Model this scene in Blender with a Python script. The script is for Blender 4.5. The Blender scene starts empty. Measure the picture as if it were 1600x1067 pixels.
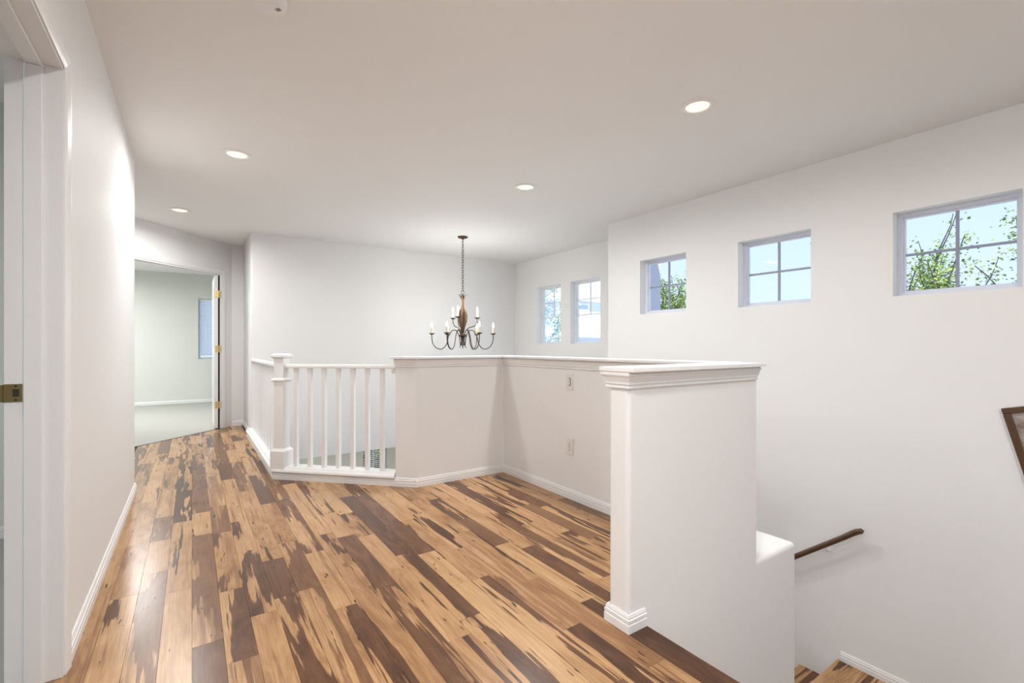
import bpy, bmesh, math, random
from mathutils import Vector, Matrix

random.seed(7)
S = bpy.context.scene
COL = S.collection
PI = math.pi

# ------------------------------------------------------------------ camera
F_PX, HORIZON, CAM_H = 733.0, 541.0, 1.08
YAW = math.atan2(500.0, F_PX)
cam_d = bpy.data.cameras.new('camera')
cam = bpy.data.objects.new('camera', cam_d)
COL.objects.link(cam)
cam.location = (0, 0, CAM_H)
cam.rotation_euler = (PI / 2, 0, -YAW)
cam_d.sensor_width = 36.0
cam_d.lens = F_PX / 1600.0 * 36.0
cam_d.shift_y = (HORIZON - 533.5) / 1600.0
cam_d.clip_start = 0.02
S.camera = cam

# ------------------------------------------------------------------ world, sun, exposure
S.view_settings.view_transform = 'Standard'
S.view_settings.look = 'None'
S.view_settings.gamma = 1.0
S.view_settings.use_curve_mapping = False
S.view_settings.exposure = 0.40

world = bpy.data.worlds.new('sky')
S.world = world
world.use_nodes = True
wn, wl = world.node_tree.nodes, world.node_tree.links
wn.clear()
w_out = wn.new('ShaderNodeOutputWorld')
w_bg = wn.new('ShaderNodeBackground')
w_tc = wn.new('ShaderNodeTexCoord')
w_sep = wn.new('ShaderNodeSeparateXYZ')
w_rmp = wn.new('ShaderNodeValToRGB')
wl.new(w_tc.outputs['Generated'], w_sep.inputs[0])
wl.new(w_sep.outputs['Z'], w_rmp.inputs[0])
w_rmp.color_ramp.elements[0].position = 0.0
w_rmp.color_ramp.elements[0].color = (0.74, 0.86, 1.0, 1)
w_rmp.color_ramp.elements[1].position = 0.55
w_rmp.color_ramp.elements[1].color = (0.46, 0.66, 1.0, 1)
wl.new(w_rmp.outputs[0], w_bg.inputs['Color'])
w_bg.inputs['Strength'].default_value = 0.95
wl.new(w_bg.outputs[0], w_out.inputs[0])

sun_d = bpy.data.lights.new('sun', 'SUN')
sun_d.energy = 6.0
sun_d.angle = math.radians(1.0)
sun_d.color = (1.0, 0.95, 0.86)
sun = bpy.data.objects.new('sun', sun_d)
COL.objects.link(sun)
sun.rotation_euler = Vector((0.25, 0.60, -0.76)).to_track_quat('-Z', 'Y').to_euler()

CAN_W = 21.0          # each recessed lamp
BULB_W = 1.9         # each chandelier candle
LAMP_COL = (1.0, 0.995, 0.99)

# ------------------------------------------------------------------ measured plan (metres)
CZ = 2.453                 # ceiling
XL, YLC = -0.352, 4.455    # hall left wall, its outside corner
XR, YRE = 3.87, 3.75       # stair wall with the small windows, its far end
XF = 4.46                  # set-back foyer wall
YB = 6.44                  # tall foyer wall
YBK = -2.6                 # wall behind the camera
ZL = -2.80                 # lower floor
ZLC = -0.353               # lower ceiling
DC = 6.945                 # bedroom door wall: y - x = DC
XA, YA = 0.587, 7.39       # alcove beside the bedroom door
FE = 1.453                 # floor edge above the stairs

# ------------------------------------------------------------------ helpers
class MB:
    """collects geometry for one mesh"""
    def __init__(self, fn=None):
        self.v, self.f, self.fn = [], [], fn
    def add(self, vs, fs):
        b = len(self.v)
        self.v += [tuple(self.fn(p)) if self.fn else tuple(p) for p in vs]
        self.f += [tuple(b + i for i in f) for f in fs]
        return self
    def box(self, x0, y0, z0, x1, y1, z1):
        if x0 > x1: x0, x1 = x1, x0
        if y0 > y1: y0, y1 = y1, y0
        if z0 > z1: z0, z1 = z1, z0
        return self.add([(x0, y0, z0), (x1, y0, z0), (x1, y1, z0), (x0, y1, z0),
                         (x0, y0, z1), (x1, y0, z1), (x1, y1, z1), (x0, y1, z1)],
                        [(0, 3, 2, 1), (4, 5, 6, 7), (0, 1, 5, 4), (1, 2, 6, 5), (2, 3, 7, 6), (3, 0, 4, 7)])
    def prism(self, poly, z0, z1):
        n = len(poly)
        vs = [(x, y, z0) for x, y in poly] + [(x, y, z1) for x, y in poly]
        fs = [tuple(range(n - 1, -1, -1)), tuple(range(n, 2 * n))]
        fs += [(i, (i + 1) % n, n + (i + 1) % n, n + i) for i in range(n)]
        return self.add(vs, fs)
    def sweep(self, path, prof, closed_prof=True):
        """profile (offset to the left of the path, height) swept along a 2-D path with mitred joints"""
        n, m = len(path), len(prof)
        vs = []
        for i, p in enumerate(path):
            p = Vector(p)
            d0 = (p - Vector(path[i - 1])).normalized() if i > 0 else None
            d1 = (Vector(path[i + 1]) - p).normalized() if i < n - 1 else None
            if d0 is None: d0 = d1
            if d1 is None: d1 = d0
            n0 = Vector((-d0.y, d0.x)); n1 = Vector((-d1.y, d1.x))
            b = (n0 + n1).normalized()
            b /= max(0.2, b.dot(n0))
            for o, h in prof:
                q = p + b * o
                vs.append((q.x, q.y, h))
        fs = []
        for i in range(n - 1):
            for j in range(m):
                k = (j + 1) % m
                fs.append((i * m + j, i * m + k, (i + 1) * m + k, (i + 1) * m + j))
        fs.append(tuple(range(m - 1, -1, -1)))
        fs.append(tuple((n - 1) * m + j for j in range(m)))
        return self.add(vs, fs)
    def lathe(self, prof, c=(0, 0), seg=24):
        """profile of (radius, z)"""
        vs, fs, m = [], [], len(prof)
        for s in range(seg):
            a = 2 * PI * s / seg
            for r, z in prof:
                vs.append((c[0] + r * math.cos(a), c[1] + r * math.sin(a), z))
        for s in range(seg):
            t = (s + 1) % seg
            for j in range(m - 1):
                fs.append((s * m + j, t * m + j, t * m + j + 1, s * m + j + 1))
        if prof[0][0] > 1e-6: fs.append(tuple(s * m for s in range(seg - 1, -1, -1)))
        if prof[-1][0] > 1e-6: fs.append(tuple(s * m + m - 1 for s in range(seg)))
        return self.add(vs, fs)
    def tube(self, pts, r, seg=8):
        n = len(pts)
        pts = [Vector(p) for p in pts]
        rs = r if isinstance(r, (list, tuple)) else [r] * n
        vs, fs, u = [], [], None
        for i in range(n):
            t = (pts[min(i + 1, n - 1)] - pts[max(i - 1, 0)]).normalized()
            if u is None:
                u = t.cross(Vector((0, 0, 1)))
                if u.length < 1e-3: u = t.cross(Vector((0, 1, 0)))
                u.normalize()
            else:
                u = (u - t * u.dot(t)).normalized()
            w = t.cross(u)
            for s in range(seg):
                a = 2 * PI * s / seg
                vs.append(pts[i] + (u * math.cos(a) + w * math.sin(a)) * rs[i])
        for i in range(n - 1):
            for s in range(seg):
                k = (s + 1) % seg
                fs.append((i * seg + s, i * seg + k, (i + 1) * seg + k, (i + 1) * seg + s))
        fs.append(tuple(range(seg - 1, -1, -1)))
        fs.append(tuple((n - 1) * seg + s for s in range(seg)))
        return self.add(vs, fs)
    def build(self, name, mat, parent=None, bevel=0.0, bseg=2, smooth=False, edges=None):
        me = bpy.data.meshes.new(name)
        me.from_pydata([tuple(p) for p in self.v], [], self.f)
        bm = bmesh.new(); bm.from_mesh(me)
        bmesh.ops.recalc_face_normals(bm, faces=bm.faces)
        if bevel:
            es = [e for e in bm.edges if len(e.link_faces) == 2 and e.calc_face_angle(0) > 0.5
                  and (edges is None or edges(e))]
            bmesh.ops.bevel(bm, geom=es, offset=bevel, segments=bseg, profile=0.5, affect='EDGES', clamp_overlap=True)
        if smooth:
            for f in bm.faces: f.smooth = True
        bm.to_mesh(me); bm.free()
        if smooth:
            me.set_sharp_from_angle(angle=math.radians(38))
        o = bpy.data.objects.new(name, me)
        COL.objects.link(o)
        if mat: me.materials.append(mat)
        if parent: o.parent = parent
        return o

def tag(o, label, cat, group=None, kind=None):
    o['label'] = label; o['category'] = cat
    if group: o['group'] = group
    if kind: o['kind'] = kind
    return o
def struct(o, label, cat): return tag(o, label, cat, None, 'structure')
def empty(name, loc=(0, 0, 0), rot=(0, 0, 0)):
    o = bpy.data.objects.new(name, None)
    o.empty_display_size = 0.1
    COL.objects.link(o); o.location = loc; o.rotation_euler = rot
    return o
def vertical(e):
    a, b = e.verts
    return abs(a.co.z - b.co.z) > 0.7 * (a.co - b.co).length
def wall_holes(mb, u0, u1, v0, v1, holes, t):
    """a wall in local (u, v, w) space, face at w = 0, thickness t to w = t, with rectangular holes"""
    us = sorted({u0, u1, *[h[0] for h in holes], *[h[1] for h in holes]})
    vs = sorted({v0, v1, *[h[2] for h in holes], *[h[3] for h in holes]})
    def solid(i, j):
        if i < 0 or j < 0 or i >= len(us) - 1 or j >= len(vs) - 1: return False
        cu, cv = (us[i] + us[i + 1]) / 2, (vs[j] + vs[j + 1]) / 2
        return not any(h[0] < cu < h[1] and h[2] < cv < h[3] for h in holes)
    for i in range(len(us) - 1):
        for j in range(len(vs) - 1):
            if not solid(i, j): continue
            a, b, c, d = us[i], us[i + 1], vs[j], vs[j + 1]
            mb.add([(a, c, 0), (b, c, 0), (b, d, 0), (a, d, 0)], [(0, 1, 2, 3)])
            mb.add([(a, c, t), (b, c, t), (b, d, t), (a, d, t)], [(3, 2, 1, 0)])
            if not solid(i - 1, j): mb.add([(a, c, 0), (a, d, 0), (a, d, t), (a, c, t)], [(0, 1, 2, 3)])
            if not solid(i + 1, j): mb.add([(b, c, 0), (b, c, t), (b, d, t), (b, d, 0)], [(0, 1, 2, 3)])
            if not solid(i, j - 1): mb.add([(a, c, 0), (a, c, t), (b, c, t), (b, c, 0)], [(0, 1, 2, 3)])
            if not solid(i, j + 1): mb.add([(a, d, 0), (b, d, 0), (b, d, t), (a, d, t)], [(0, 1, 2, 3)])
    return mb

# ------------------------------------------------------------------ materials
def mat(name, col, rough=0.5, metal=0.0, spec=0.5, emit=None, estr=0.0, bump=None, coat=0.0):
    m = bpy.data.materials.new(name); m.use_nodes = True
    nt = m.node_tree; b = nt.nodes['Principled BSDF']
    b.inputs['Base Color'].default_value = (*col, 1)
    b.inputs['Roughness'].default_value = rough
    b.inputs['Metallic'].default_value = metal
    b.inputs['Specular IOR Level'].default_value = spec
    b.inputs['Coat Weight'].default_value = coat
    if emit:
        b.inputs['Emission Color'].default_value = (*emit, 1)
        b.inputs['Emission Strength'].default_value = estr
    if bump:
        tc = nt.nodes.new('ShaderNodeTexCoord'); nz = nt.nodes.new('ShaderNodeTexNoise')
        nz.inputs['Scale'].default_value = bump[0]; nz.inputs['Detail'].default_value = 3
        bp = nt.nodes.new('ShaderNodeBump'); bp.inputs['Strength'].default_value = bump[1]
        bp.inputs['Distance'].default_value = bump[2]
        nt.links.new(tc.outputs['Object'], nz.inputs['Vector'])
        nt.links.new(nz.outputs['Fac'], bp.inputs['Height'])
        nt.links.new(bp.outputs[0], b.inputs['Normal'])
    return m

PAINT = mat('wall_paint', (0.86, 0.855, 0.845), 0.6, spec=0.25, bump=(180, 0.06, 0.002))
CEIL = mat('ceiling_paint', (0.87, 0.855, 0.835), 0.75, spec=0.15, bump=(140, 0.08, 0.002))
SAGE = mat('sage_paint', (0.75, 0.77, 0.72), 0.6, spec=0.25)
LOWGREY = mat('grey_green_paint', (0.60, 0.62, 0.58), 0.6, spec=0.25)
TRIM = mat('trim_paint', (0.87, 0.865, 0.86), 0.35, spec=0.45)
VINYL = mat('window_vinyl', (0.82, 0.83, 0.85), 0.4)
VINYL_G = mat('grey_vinyl', (0.74, 0.77, 0.86), 0.4)
GRILLE_BACKLIT = mat('window_grille', (0.30, 0.33, 0.42), 0.4)  # dark grey-blue paints the backlit shade into the muntins
PLATE = mat('plastic_plate', (0.80, 0.785, 0.76), 0.35)
PLATE_D = mat('plastic_slot', (0.10, 0.09, 0.08), 0.5)
BRASS = mat('brass', (0.78, 0.58, 0.24), 0.28, metal=1.0)
BRASS_D = mat('aged_brass', (0.42, 0.33, 0.16), 0.35, metal=1.0)
SCREW = mat('dark_metal', (0.10, 0.08, 0.06), 0.4, metal=0.8)
IRON = mat('bronze_iron', (0.075, 0.058, 0.045), 0.45, metal=0.6)
COPPER = mat('gilded_copper', (0.085, 0.038, 0.018), 0.5, metal=0.4)
GILD = mat('gilded_leaf', (0.10, 0.062, 0.022), 0.5, metal=0.4)
CANDLE = mat('candle_sleeve', (0.80, 0.66, 0.46), 0.5)
BULB = mat('candle_bulb', (1, 0.95, 0.85), 0.3, emit=(1.0, 0.86, 0.62), estr=9.0)
LENS = mat('lamp_lens', (1, 0.95, 0.85), 0.4, emit=(1.0, 0.74, 0.42), estr=0.95)
GLARE = mat('lamp_core', (1, 0.95, 0.85), 0.4, emit=(1.0, 0.90, 0.70), estr=2.2)
DARKWOOD = mat('dark_wood', (0.085, 0.034, 0.010), 0.35, coat=0.3)
GAP = mat('dark_gap', (0.02, 0.018, 0.015), 0.8)
SUB = mat('subfloor', (0.06, 0.035, 0.02), 0.8)
CARPET = mat('grey_carpet', (0.50, 0.50, 0.46), 0.95, spec=0.05, bump=(420, 0.7, 0.006))
TILE = mat('lower_floor', (0.50, 0.44, 0.36), 0.4)
SLAT = mat('blind_slat', (0.84, 0.85, 0.86), 0.45)
SLAT_T = mat('translucent_slat', (0.84, 0.87, 0.92), 0.45)
_n = SLAT_T.node_tree; _m = _n.nodes.new('ShaderNodeMixShader'); _t = _n.nodes.new('ShaderNodeBsdfTranslucent')
_t.inputs['Color'].default_value = (0.84, 0.89, 0.96, 1); _m.inputs[0].default_value = 0.55
_n.links.new(_n.nodes['Principled BSDF'].outputs[0], _m.inputs[1]); _n.links.new(_t.outputs[0], _m.inputs[2])
_n.links.new(_m.outputs[0], _n.nodes['Material Output'].inputs[0])
BARK = mat('bark', (0.10, 0.085, 0.075), 0.9)
BOUNCE_GROUND = mat('pale_paving', (0.50, 0.50, 0.47), 0.95)  # assumed paving, pale so it reflects daylight in through the windows
SIDING = mat('pale_siding', (0.62, 0.70, 0.84), 0.8)
SHINGLE = mat('pale_shingle', (0.80, 0.81, 0.84), 0.9)
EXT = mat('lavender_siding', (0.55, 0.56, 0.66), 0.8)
HGLASS = mat('house_glass', (0.42, 0.52, 0.68), 0.2)

def leaf_mat(name, a, b):
    m = mat(name, a, 0.6)
    nt = m.node_tree; p = nt.nodes['Principled BSDF']
    tc = nt.nodes.new('ShaderNodeTexCoord'); nz = nt.nodes.new('ShaderNodeTexNoise'); nz.inputs['Scale'].default_value = 3.5
    r = nt.nodes.new('ShaderNodeValToRGB')
    r.color_ramp.elements[0].position = 0.35; r.color_ramp.elements[0].color = (*a, 1)
    r.color_ramp.elements[1].position = 0.65; r.color_ramp.elements[1].color = (*b, 1)
    nt.links.new(tc.outputs['Object'], nz.inputs['Vector']); nt.links.new(nz.outputs['Fac'], r.inputs[0])
    nt.links.new(r.outputs[0], p.inputs['Base Color'])
    p.inputs['Transmission Weight'].default_value = 0.0
    return m
LEAF = leaf_mat('green_leaf', (0.10, 0.19, 0.05), (0.34, 0.42, 0.10))
LEAF_SUNLIT = leaf_mat('pale_leaf', (0.55, 0.66, 0.58), (0.78, 0.86, 0.78))  # overexposed sunlight painted into the leaf colour

def glass_mat():
    m = bpy.data.materials.new('window_glass'); m.use_nodes = True
    nt = m.node_tree; nt.nodes.clear()
    o = nt.nodes.new('ShaderNodeOutputMaterial'); mx = nt.nodes.new('ShaderNodeMixShader')
    t = nt.nodes.new('ShaderNodeBsdfTransparent'); g = nt.nodes.new('ShaderNodeBsdfGlossy')
    t.inputs['Color'].default_value = (0.96, 0.98, 1, 1); g.inputs['Roughness'].default_value = 0.02
    mx.inputs[0].default_value = 0.004
    nt.links.new(t.outputs[0], mx.inputs[1]); nt.links.new(g.outputs[0], mx.inputs[2]); nt.links.new(mx.outputs[0], o.inputs[0])
    return m
GLASS = glass_mat()

def plank_mat(name, axis):
    """blond pecan with brown heartwood; grain runs along Y (axis 1) or X (axis 0)"""
    m = bpy.data.materials.new(name); m.use_nodes = True
    nt = m.node_tree; L = nt.links.new; N = nt.nodes.new
    p = nt.nodes['Principled BSDF']
    tc = N('ShaderNodeTexCoord'); oi = N('ShaderNodeObjectInfo')
    def mth(op, a=None, b=None, c=None):
        n = N('ShaderNodeMath'); n.operation = op
        for k, s in enumerate((a, b, c)):
            if s is None: continue
            if isinstance(s, (int, float)): n.inputs[k].default_value = s
            else: L(s, n.inputs[k])
        return n.outputs[0]
    rnd = oi.outputs['Random']
    r2 = mth('FRACT', mth('MULTIPLY', rnd, 17.31))
    r3 = mth('FRACT', mth('MULTIPLY', rnd, 53.77))
    off = N('ShaderNodeCombineXYZ')
    L(mth('MULTIPLY', rnd, 37.0), off.inputs[0]); L(mth('MULTIPLY', r2, 61.0), off.inputs[1]); L(mth('MULTIPLY', r3, 29.0), off.inputs[2])
    def coords(across, along, add=True):
        mp = N('ShaderNodeMapping'); L(tc.outputs['Object'], mp.inputs['Vector'])
        mp.inputs['Scale'].default_value = (across, along, 1) if axis == 1 else (along, across, 1)
        va = N('ShaderNodeVectorMath'); va.operation = 'ADD'
        L(mp.outputs[0], va.inputs[0]); L(off.outputs[0], va.inputs[1])
        return va.outputs[0]
    def noise(vec, scale, detail, rough=0.5, dist=0.0):
        n = N('ShaderNodeTexNoise'); n.inputs['Scale'].default_value = scale; n.inputs['Detail'].default_value = detail
        n.inputs['Roughness'].default_value = rough; n.inputs['Distortion'].default_value = dist
        L(vec, n.inputs['Vector']); return n.outputs['Fac']
    big = noise(coords(11.0, 1.05), 1.0, 3.0, 0.55, 0.35)
    jag = noise(coords(75.0, 3.2), 1.0, 2.5, 0.6)
    strk = noise(coords(34.0, 1.1), 1.0, 3.0, 0.6, 0.4)
    fine = noise(coords(150.0, 5.0), 1.0, 3.0, 0.6, 0.3)
    fleck = noise(coords(70.0, 11.0), 1.0, 1.0)
    soft = noise(coords(14.0, 3.0), 1.0, 3.0, 0.6, 1.2)
    heart = mth('ADD', big, mth('ADD', mth('MULTIPLY', mth('SUBTRACT', jag, 0.5), 0.24), mth('MULTIPLY', mth('SUBTRACT', rnd, 0.5), 0.36)))
    hr = N('ShaderNodeMapRange'); L(heart, hr.inputs[0])
    hr.inputs[1].default_value = 0.525; hr.inputs[2].default_value = 0.545
    def ramp(fac, stops):
        r = N('ShaderNodeValToRGB')
        e = r.color_ramp.elements
        e[0].position, e[0].color = stops[0][0], (*stops[0][1], 1)
        e[1].position, e[1].color = stops[-1][0], (*stops[-1][1], 1)
        for s in stops[1:-1]:
            k = e.new(s[0]); k.color = (*s[1], 1)
        L(fac, r.inputs[0]); return r.outputs[0]
    blond = ramp(mth('ADD', mth('MULTIPLY', soft, 0.7), mth('MULTIPLY', r2, 0.3)),
                 [(0.28, (0.29, 0.140, 0.058)), (0.45, (0.44, 0.245, 0.110)), (0.68, (0.55, 0.335, 0.165))])
    brown = ramp(mth('ADD', mth('MULTIPLY', soft, 0.6), mth('MULTIPLY', r3, 0.4)),
                 [(0.28, (0.072, 0.027, 0.010)), (0.50, (0.140, 0.060, 0.024)), (0.74, (0.225, 0.108, 0.047))])
    sr = N('ShaderNodeMapRange'); L(mth('ADD', strk, mth('MULTIPLY', mth('SUBTRACT', r3, 0.5), 0.22)), sr.inputs[0])
    sr.inputs[1].default_value = 0.56; sr.inputs[2].default_value = 0.66; sr.inputs[4].default_value = 0.75
    bs = N('ShaderNodeMix'); bs.data_type = 'RGBA'
    L(sr.outputs[0], bs.inputs[0]); L(blond, bs.inputs[6]); bs.inputs[7].default_value = (0.26, 0.125, 0.055, 1)
    mx = N('ShaderNodeMix'); mx.data_type = 'RGBA'
    L(hr.outputs[0], mx.inputs[0]); L(bs.outputs[2], mx.inputs[6]); L(brown, mx.inputs[7])
    g = N('ShaderNodeMix'); g.data_type = 'RGBA'; g.blend_type = 'MULTIPLY'; g.inputs[0].default_value = 0.95
    L(mx.outputs[2], g.inputs[6])
    L(ramp(fine, [(0.30, (0.80, 0.77, 0.73)), (0.62, (1.06, 1.06, 1.06))]), g.inputs[7])
    fl = N('ShaderNodeMapRange'); L(fleck, fl.inputs[0]); fl.inputs[1].default_value = 0.735; fl.inputs[2].default_value = 0.755
    g2 = N('ShaderNodeMix'); g2.data_type = 'RGBA'
    L(fl.outputs[0], g2.inputs[0]); L(g.outputs[2], g2.inputs[6]); g2.inputs[7].default_value = (0.05, 0.022, 0.01, 1)
    L(g2.outputs[2], p.inputs['Base Color'])
    p.inputs['Roughness'].default_value = 0.27
    p.inputs['Specular IOR Level'].default_value = 0.42
    bp = N('ShaderNodeBump'); bp.inputs['Strength'].default_value = 0.05; bp.inputs['Distance'].default_value = 0.001
    L(fine, bp.inputs['Height']); L(bp.outputs[0], p.inputs['Normal'])
    return m
PLANK = plank_mat('plank_wood', 1)
PLANK_X = plank_mat('stair_wood', 0)

# ------------------------------------------------------------------ floor: slab and planks
def clip(poly, a, b, c):
    """keep a*x + b*y <= c"""
    out = []
    for i, p in enumerate(poly):
        q = poly[(i + 1) % len(poly)]
        dp, dq = a * p[0] + b * p[1] - c, a * q[0] + b * q[1] - c
        if dp <= 0: out.append(p)
        if (dp < 0 < dq) or (dq < 0 < dp):
            t = dp / (dp - dq)
            out.append((p[0] + (q[0] - p[0]) * t, p[1] + (q[1] - p[1]) * t))
    return out
def area(p): return abs(sum(p[i][0] * p[(i + 1) % len(p)][1] - p[(i + 1) % len(p)][0] * p[i][1] for i in range(len(p)))) / 2

slab = MB().prism([(-2.0, YBK), (1.44, YBK), (1.44, 1.22), (2.30, 1.22), (2.30, 3.47), (1.42, 3.49), (0.66, 4.25), (0.66, 7.5), (-2.0, 7.5)], ZLC + 0.01, -0.0125)
floor = struct(slab.build('floor', SUB), 'hall floor of blond and brown streaked hardwood planks', 'floor')
PW = 0.0965
SKX, DIAG = 0.552, 4.806      # inner faces of the railing curb
k = -5
while k * PW < 2.24:
    x0, x1 = k * PW, (k + 1) * PW
    rng = random.Random(100 + k)
    y = YBK - rng.random()
    while y < 7.6:
        ln = rng.choice((0.42, 0.58, 0.7, 0.85, 1.05, 1.2)) * rng.uniform(0.9, 1.1)
        y1 = y + ln
        r = [(x0 + 0.0005, y + 0.0005), (x1 - 0.0005, y + 0.0005), (x1 - 0.0005, y1 - 0.0005), (x0 + 0.0005, y1 - 0.0005)]
        polys = []
        r = clip(r, 0, 1, YA); r = clip(r, 0, -1, -YBK)
        if r: r = clip(r, -1, 1, DC + 0.005)
        if r and y1 < YLC: r = clip(r, -1, 0, -XL)
        if r and x1 > 2.21: r = clip(r, 1, 0, 2.23)
        if r:
            if x1 <= SKX: polys = [r]
            elif x0 >= SKX: polys = [clip(r, 0, 1, 3.39), clip(clip(r, 0, -1, -3.39), 1, 1, DIAG)]
            else:
                polys = [clip(r, 1, 0, SKX), clip(clip(r, -1, 0, -SKX), 1, 1, DIAG)]
        out = []
        for p in polys:
            if not p: continue
            if x1 > FE:
                a = clip(p, 0, -1, -1.26)
                b = clip(clip(p, 0, 1, 1.215), 1, 0, FE)
                out += [a, b]
            else: out.append(p)
        out = [p for p in out if len(p) > 2 and area(p) > 4e-5]
        out = [clip(p, 0, 1, 3.40) if x0 > 1.45 else p for p in out]
        out = [p for p in out if len(p) > 2 and area(p) > 4e-5]
        if out:
            mb = MB()
            for p in out: mb.prism(p, -0.012, 0.0)
            mb.build('plank', PLANK, floor)
        y = y1
    k += 1

for ya, yb in ((1.287, 1.62), (1.621, 2.0895)):
    MB().box(-0.430, ya, -0.012, XL - 0.0005, yb, 0.0).build('plank', PLANK, floor)
struct(MB().box(-0.478, 1.287, -0.012, -0.4305, 2.0895, -0.003).build('trim_3', GAP), 'dark threshold strip in the side doorway', 'threshold')

# ------------------------------------------------------------------ stairs
stair = struct(empty('stairs', (0, 0, 0)), 'hardwood stairs with white risers going down beside the window wall', 'stairs')
ZLAND = -1.184
nr = 6
for i in range(1, nr):
    z = ZLAND * i / nr
    xa, xb = FE + (i - 1) * 0.2434, FE + i * 0.2434
    MB().box(xa, 0.05, z - 0.03, xb + 0.02, 1.214, z).build('tread', PLANK_X, stair, bevel=0.006)
for i in range(nr):
    x = FE + i * 0.2434
    MB().box(x, 0.05, ZLAND * (i + 1) / nr, x + 0.018, 1.214, ZLAND * i / nr - 0.03 if i else -0.35 * 0 - 0.014).build('riser', TRIM, stair)
# landing: nosing along the drop, then planks along X
lx0, lx1, ly0, ly1 = 2.672, XR - 0.001, 0.05, 1.46
yy = ly1
MB().box(lx0, yy - 0.075, ZLAND - 0.03, lx1, yy + 0.02, ZLAND).build('nosing', PLANK_X, stair, bevel=0.006)
yy -= 0.076
rng = random.Random(5)
while yy > ly0:
    y0 = max(ly0, yy - PW)
    xs = lx0
    while xs < lx1:
        xe = min(lx1, xs + rng.choice((0.35, 0.6, 0.85)))
        MB().box(xs + 0.0005, y0 + 0.0005, ZLAND - 0.03, xe - 0.0005, yy - 0.0005, ZLAND).build('plank', PLANK_X, stair)
        xs = xe
    yy -= PW
for i in range(1, 9):
    z = ZLAND - 0.182 * i
    ya = 1.46 + 0.258 * (i - 1)
    MB().box(lx0, ya, z - 0.03, lx1, ya + 0.182, z).build('tread', PLANK_X, stair)
    MB().box(lx0, ya + 0.183, z - 0.03, lx1, ya + 0.258 + 0.02, z).build('nosing', PLANK_X, stair, bevel=0.006)
for i in range(1, 9):
    z = ZLAND - 0.182 * i
    ya = 1.46 + 0.258 * (i - 1)
    MB().box(lx0, ya - 0.016, z - 0.03, lx1, ya, z + 0.152).build('riser', TRIM, stair)

# ------------------------------------------------------------------ ceilings, lower floors, carpets
struct(MB().prism([(-4.2, YBK - 0.3), (XR + 0.5, YBK - 0.3), (XR + 0.5, YRE), (XF + 0.3, YRE), (XF + 0.3, YB + 0.3), (1.9, YB + 0.3), (1.9, 11.1), (-4.2, 11.1)], CZ, CZ + 0.2)
       .build('ceiling', CEIL), 'flat off-white ceiling with recessed lights', 'ceiling')
struct(MB().box(-2.2, YBK, ZL - 0.2, XF + 0.3, 9.8, ZL).build('floor_lower', TILE), 'floor of the lower storey under the foyer void', 'floor')
struct(MB().prism([(-3.0, 4.97 - 1.0 + 0.0), (-3.0, 10.85), (1.8, 10.85), (1.8, 8.78), (XA + 0.06, YA + 0.14), (0.42, 7.385)], -0.05, -0.004)
       .build('floor_bedroom', CARPET), 'pale grey carpet of the bedroom beyond the double doorway', 'carpet')
struct(MB().box(-4.0, YBK, -0.05, -0.479, 3.8, -0.002).build('floor_side_room', CARPET), 'grey carpet in the room beyond the side doorway', 'carpet')
struct(MB().box(-2.2, YB + 0.12, ZLC, XF + 0.3, 9.8, ZLC + 0.2).build('ceiling_lower', CEIL), 'ceiling of the lower room past the foyer', 'ceiling')

# ------------------------------------------------------------------ walls
# window wall over the stairs (holes for three small windows)
W_SMALL = [(2.744, 3.298), (1.659, 2.233), (0.563, 1.156)]
WZ0, WZ1 = 1.414, 1.972
to_right = lambda p: (XR + p[2], p[0], p[1])
struct(wall_holes(MB(to_right), YBK, YRE, ZL, CZ, [(a, b, WZ0, WZ1) for a, b in W_SMALL], 0.15).build('wall_right', PAINT),
       'white wall over the stairs with three small square windows', 'wall')
# return to the set-back foyer wall; foyer wall with two tall windows (and unseen lower glazing added for daylight)
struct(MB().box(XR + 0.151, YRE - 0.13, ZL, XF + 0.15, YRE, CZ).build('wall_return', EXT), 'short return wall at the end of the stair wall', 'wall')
W_TALL = [(5.274, 5.845), (4.466, 5.063)]
TZ0, TZ1 = 1.112, 2.0
to_foyer = lambda p: (XF + p[2], p[0], p[1])
struct(wall_holes(MB(to_foyer), YRE, YB + 0.12, ZL, CZ, [(a, b, TZ0, TZ1) for a, b in W_TALL] + [(3.95, 6.2, -2.7, 0.78)], 0.15).build('wall_foyer', PAINT),
       'white foyer wall with two tall windows', 'wall')
# tall foyer wall, ends at an outside corner beside the bedroom door
struct(MB().box(XA, YB, ZLC, XF, YB + 0.119, CZ).build('wall_back', PAINT, bevel=0.02, bseg=3, edges=lambda e: vertical(e) and e.verts[0].co.x < 1),
       'tall white wall behind the chandelier', 'wall')
struct(MB().box(XA + 0.001, YB + 0.1195, -0.35, XA + 0.12, YA + 0.10, CZ).build('wall_alcove', PAINT), 'short alcove wall beside the bedroom doorway', 'wall')
struct(MB().box(0.40, YA, -0.3, XA, YA + 0.1, CZ).build('wall_alcove_end', PAINT), 'narrow wall at the end of the alcove', 'wall')
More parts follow.
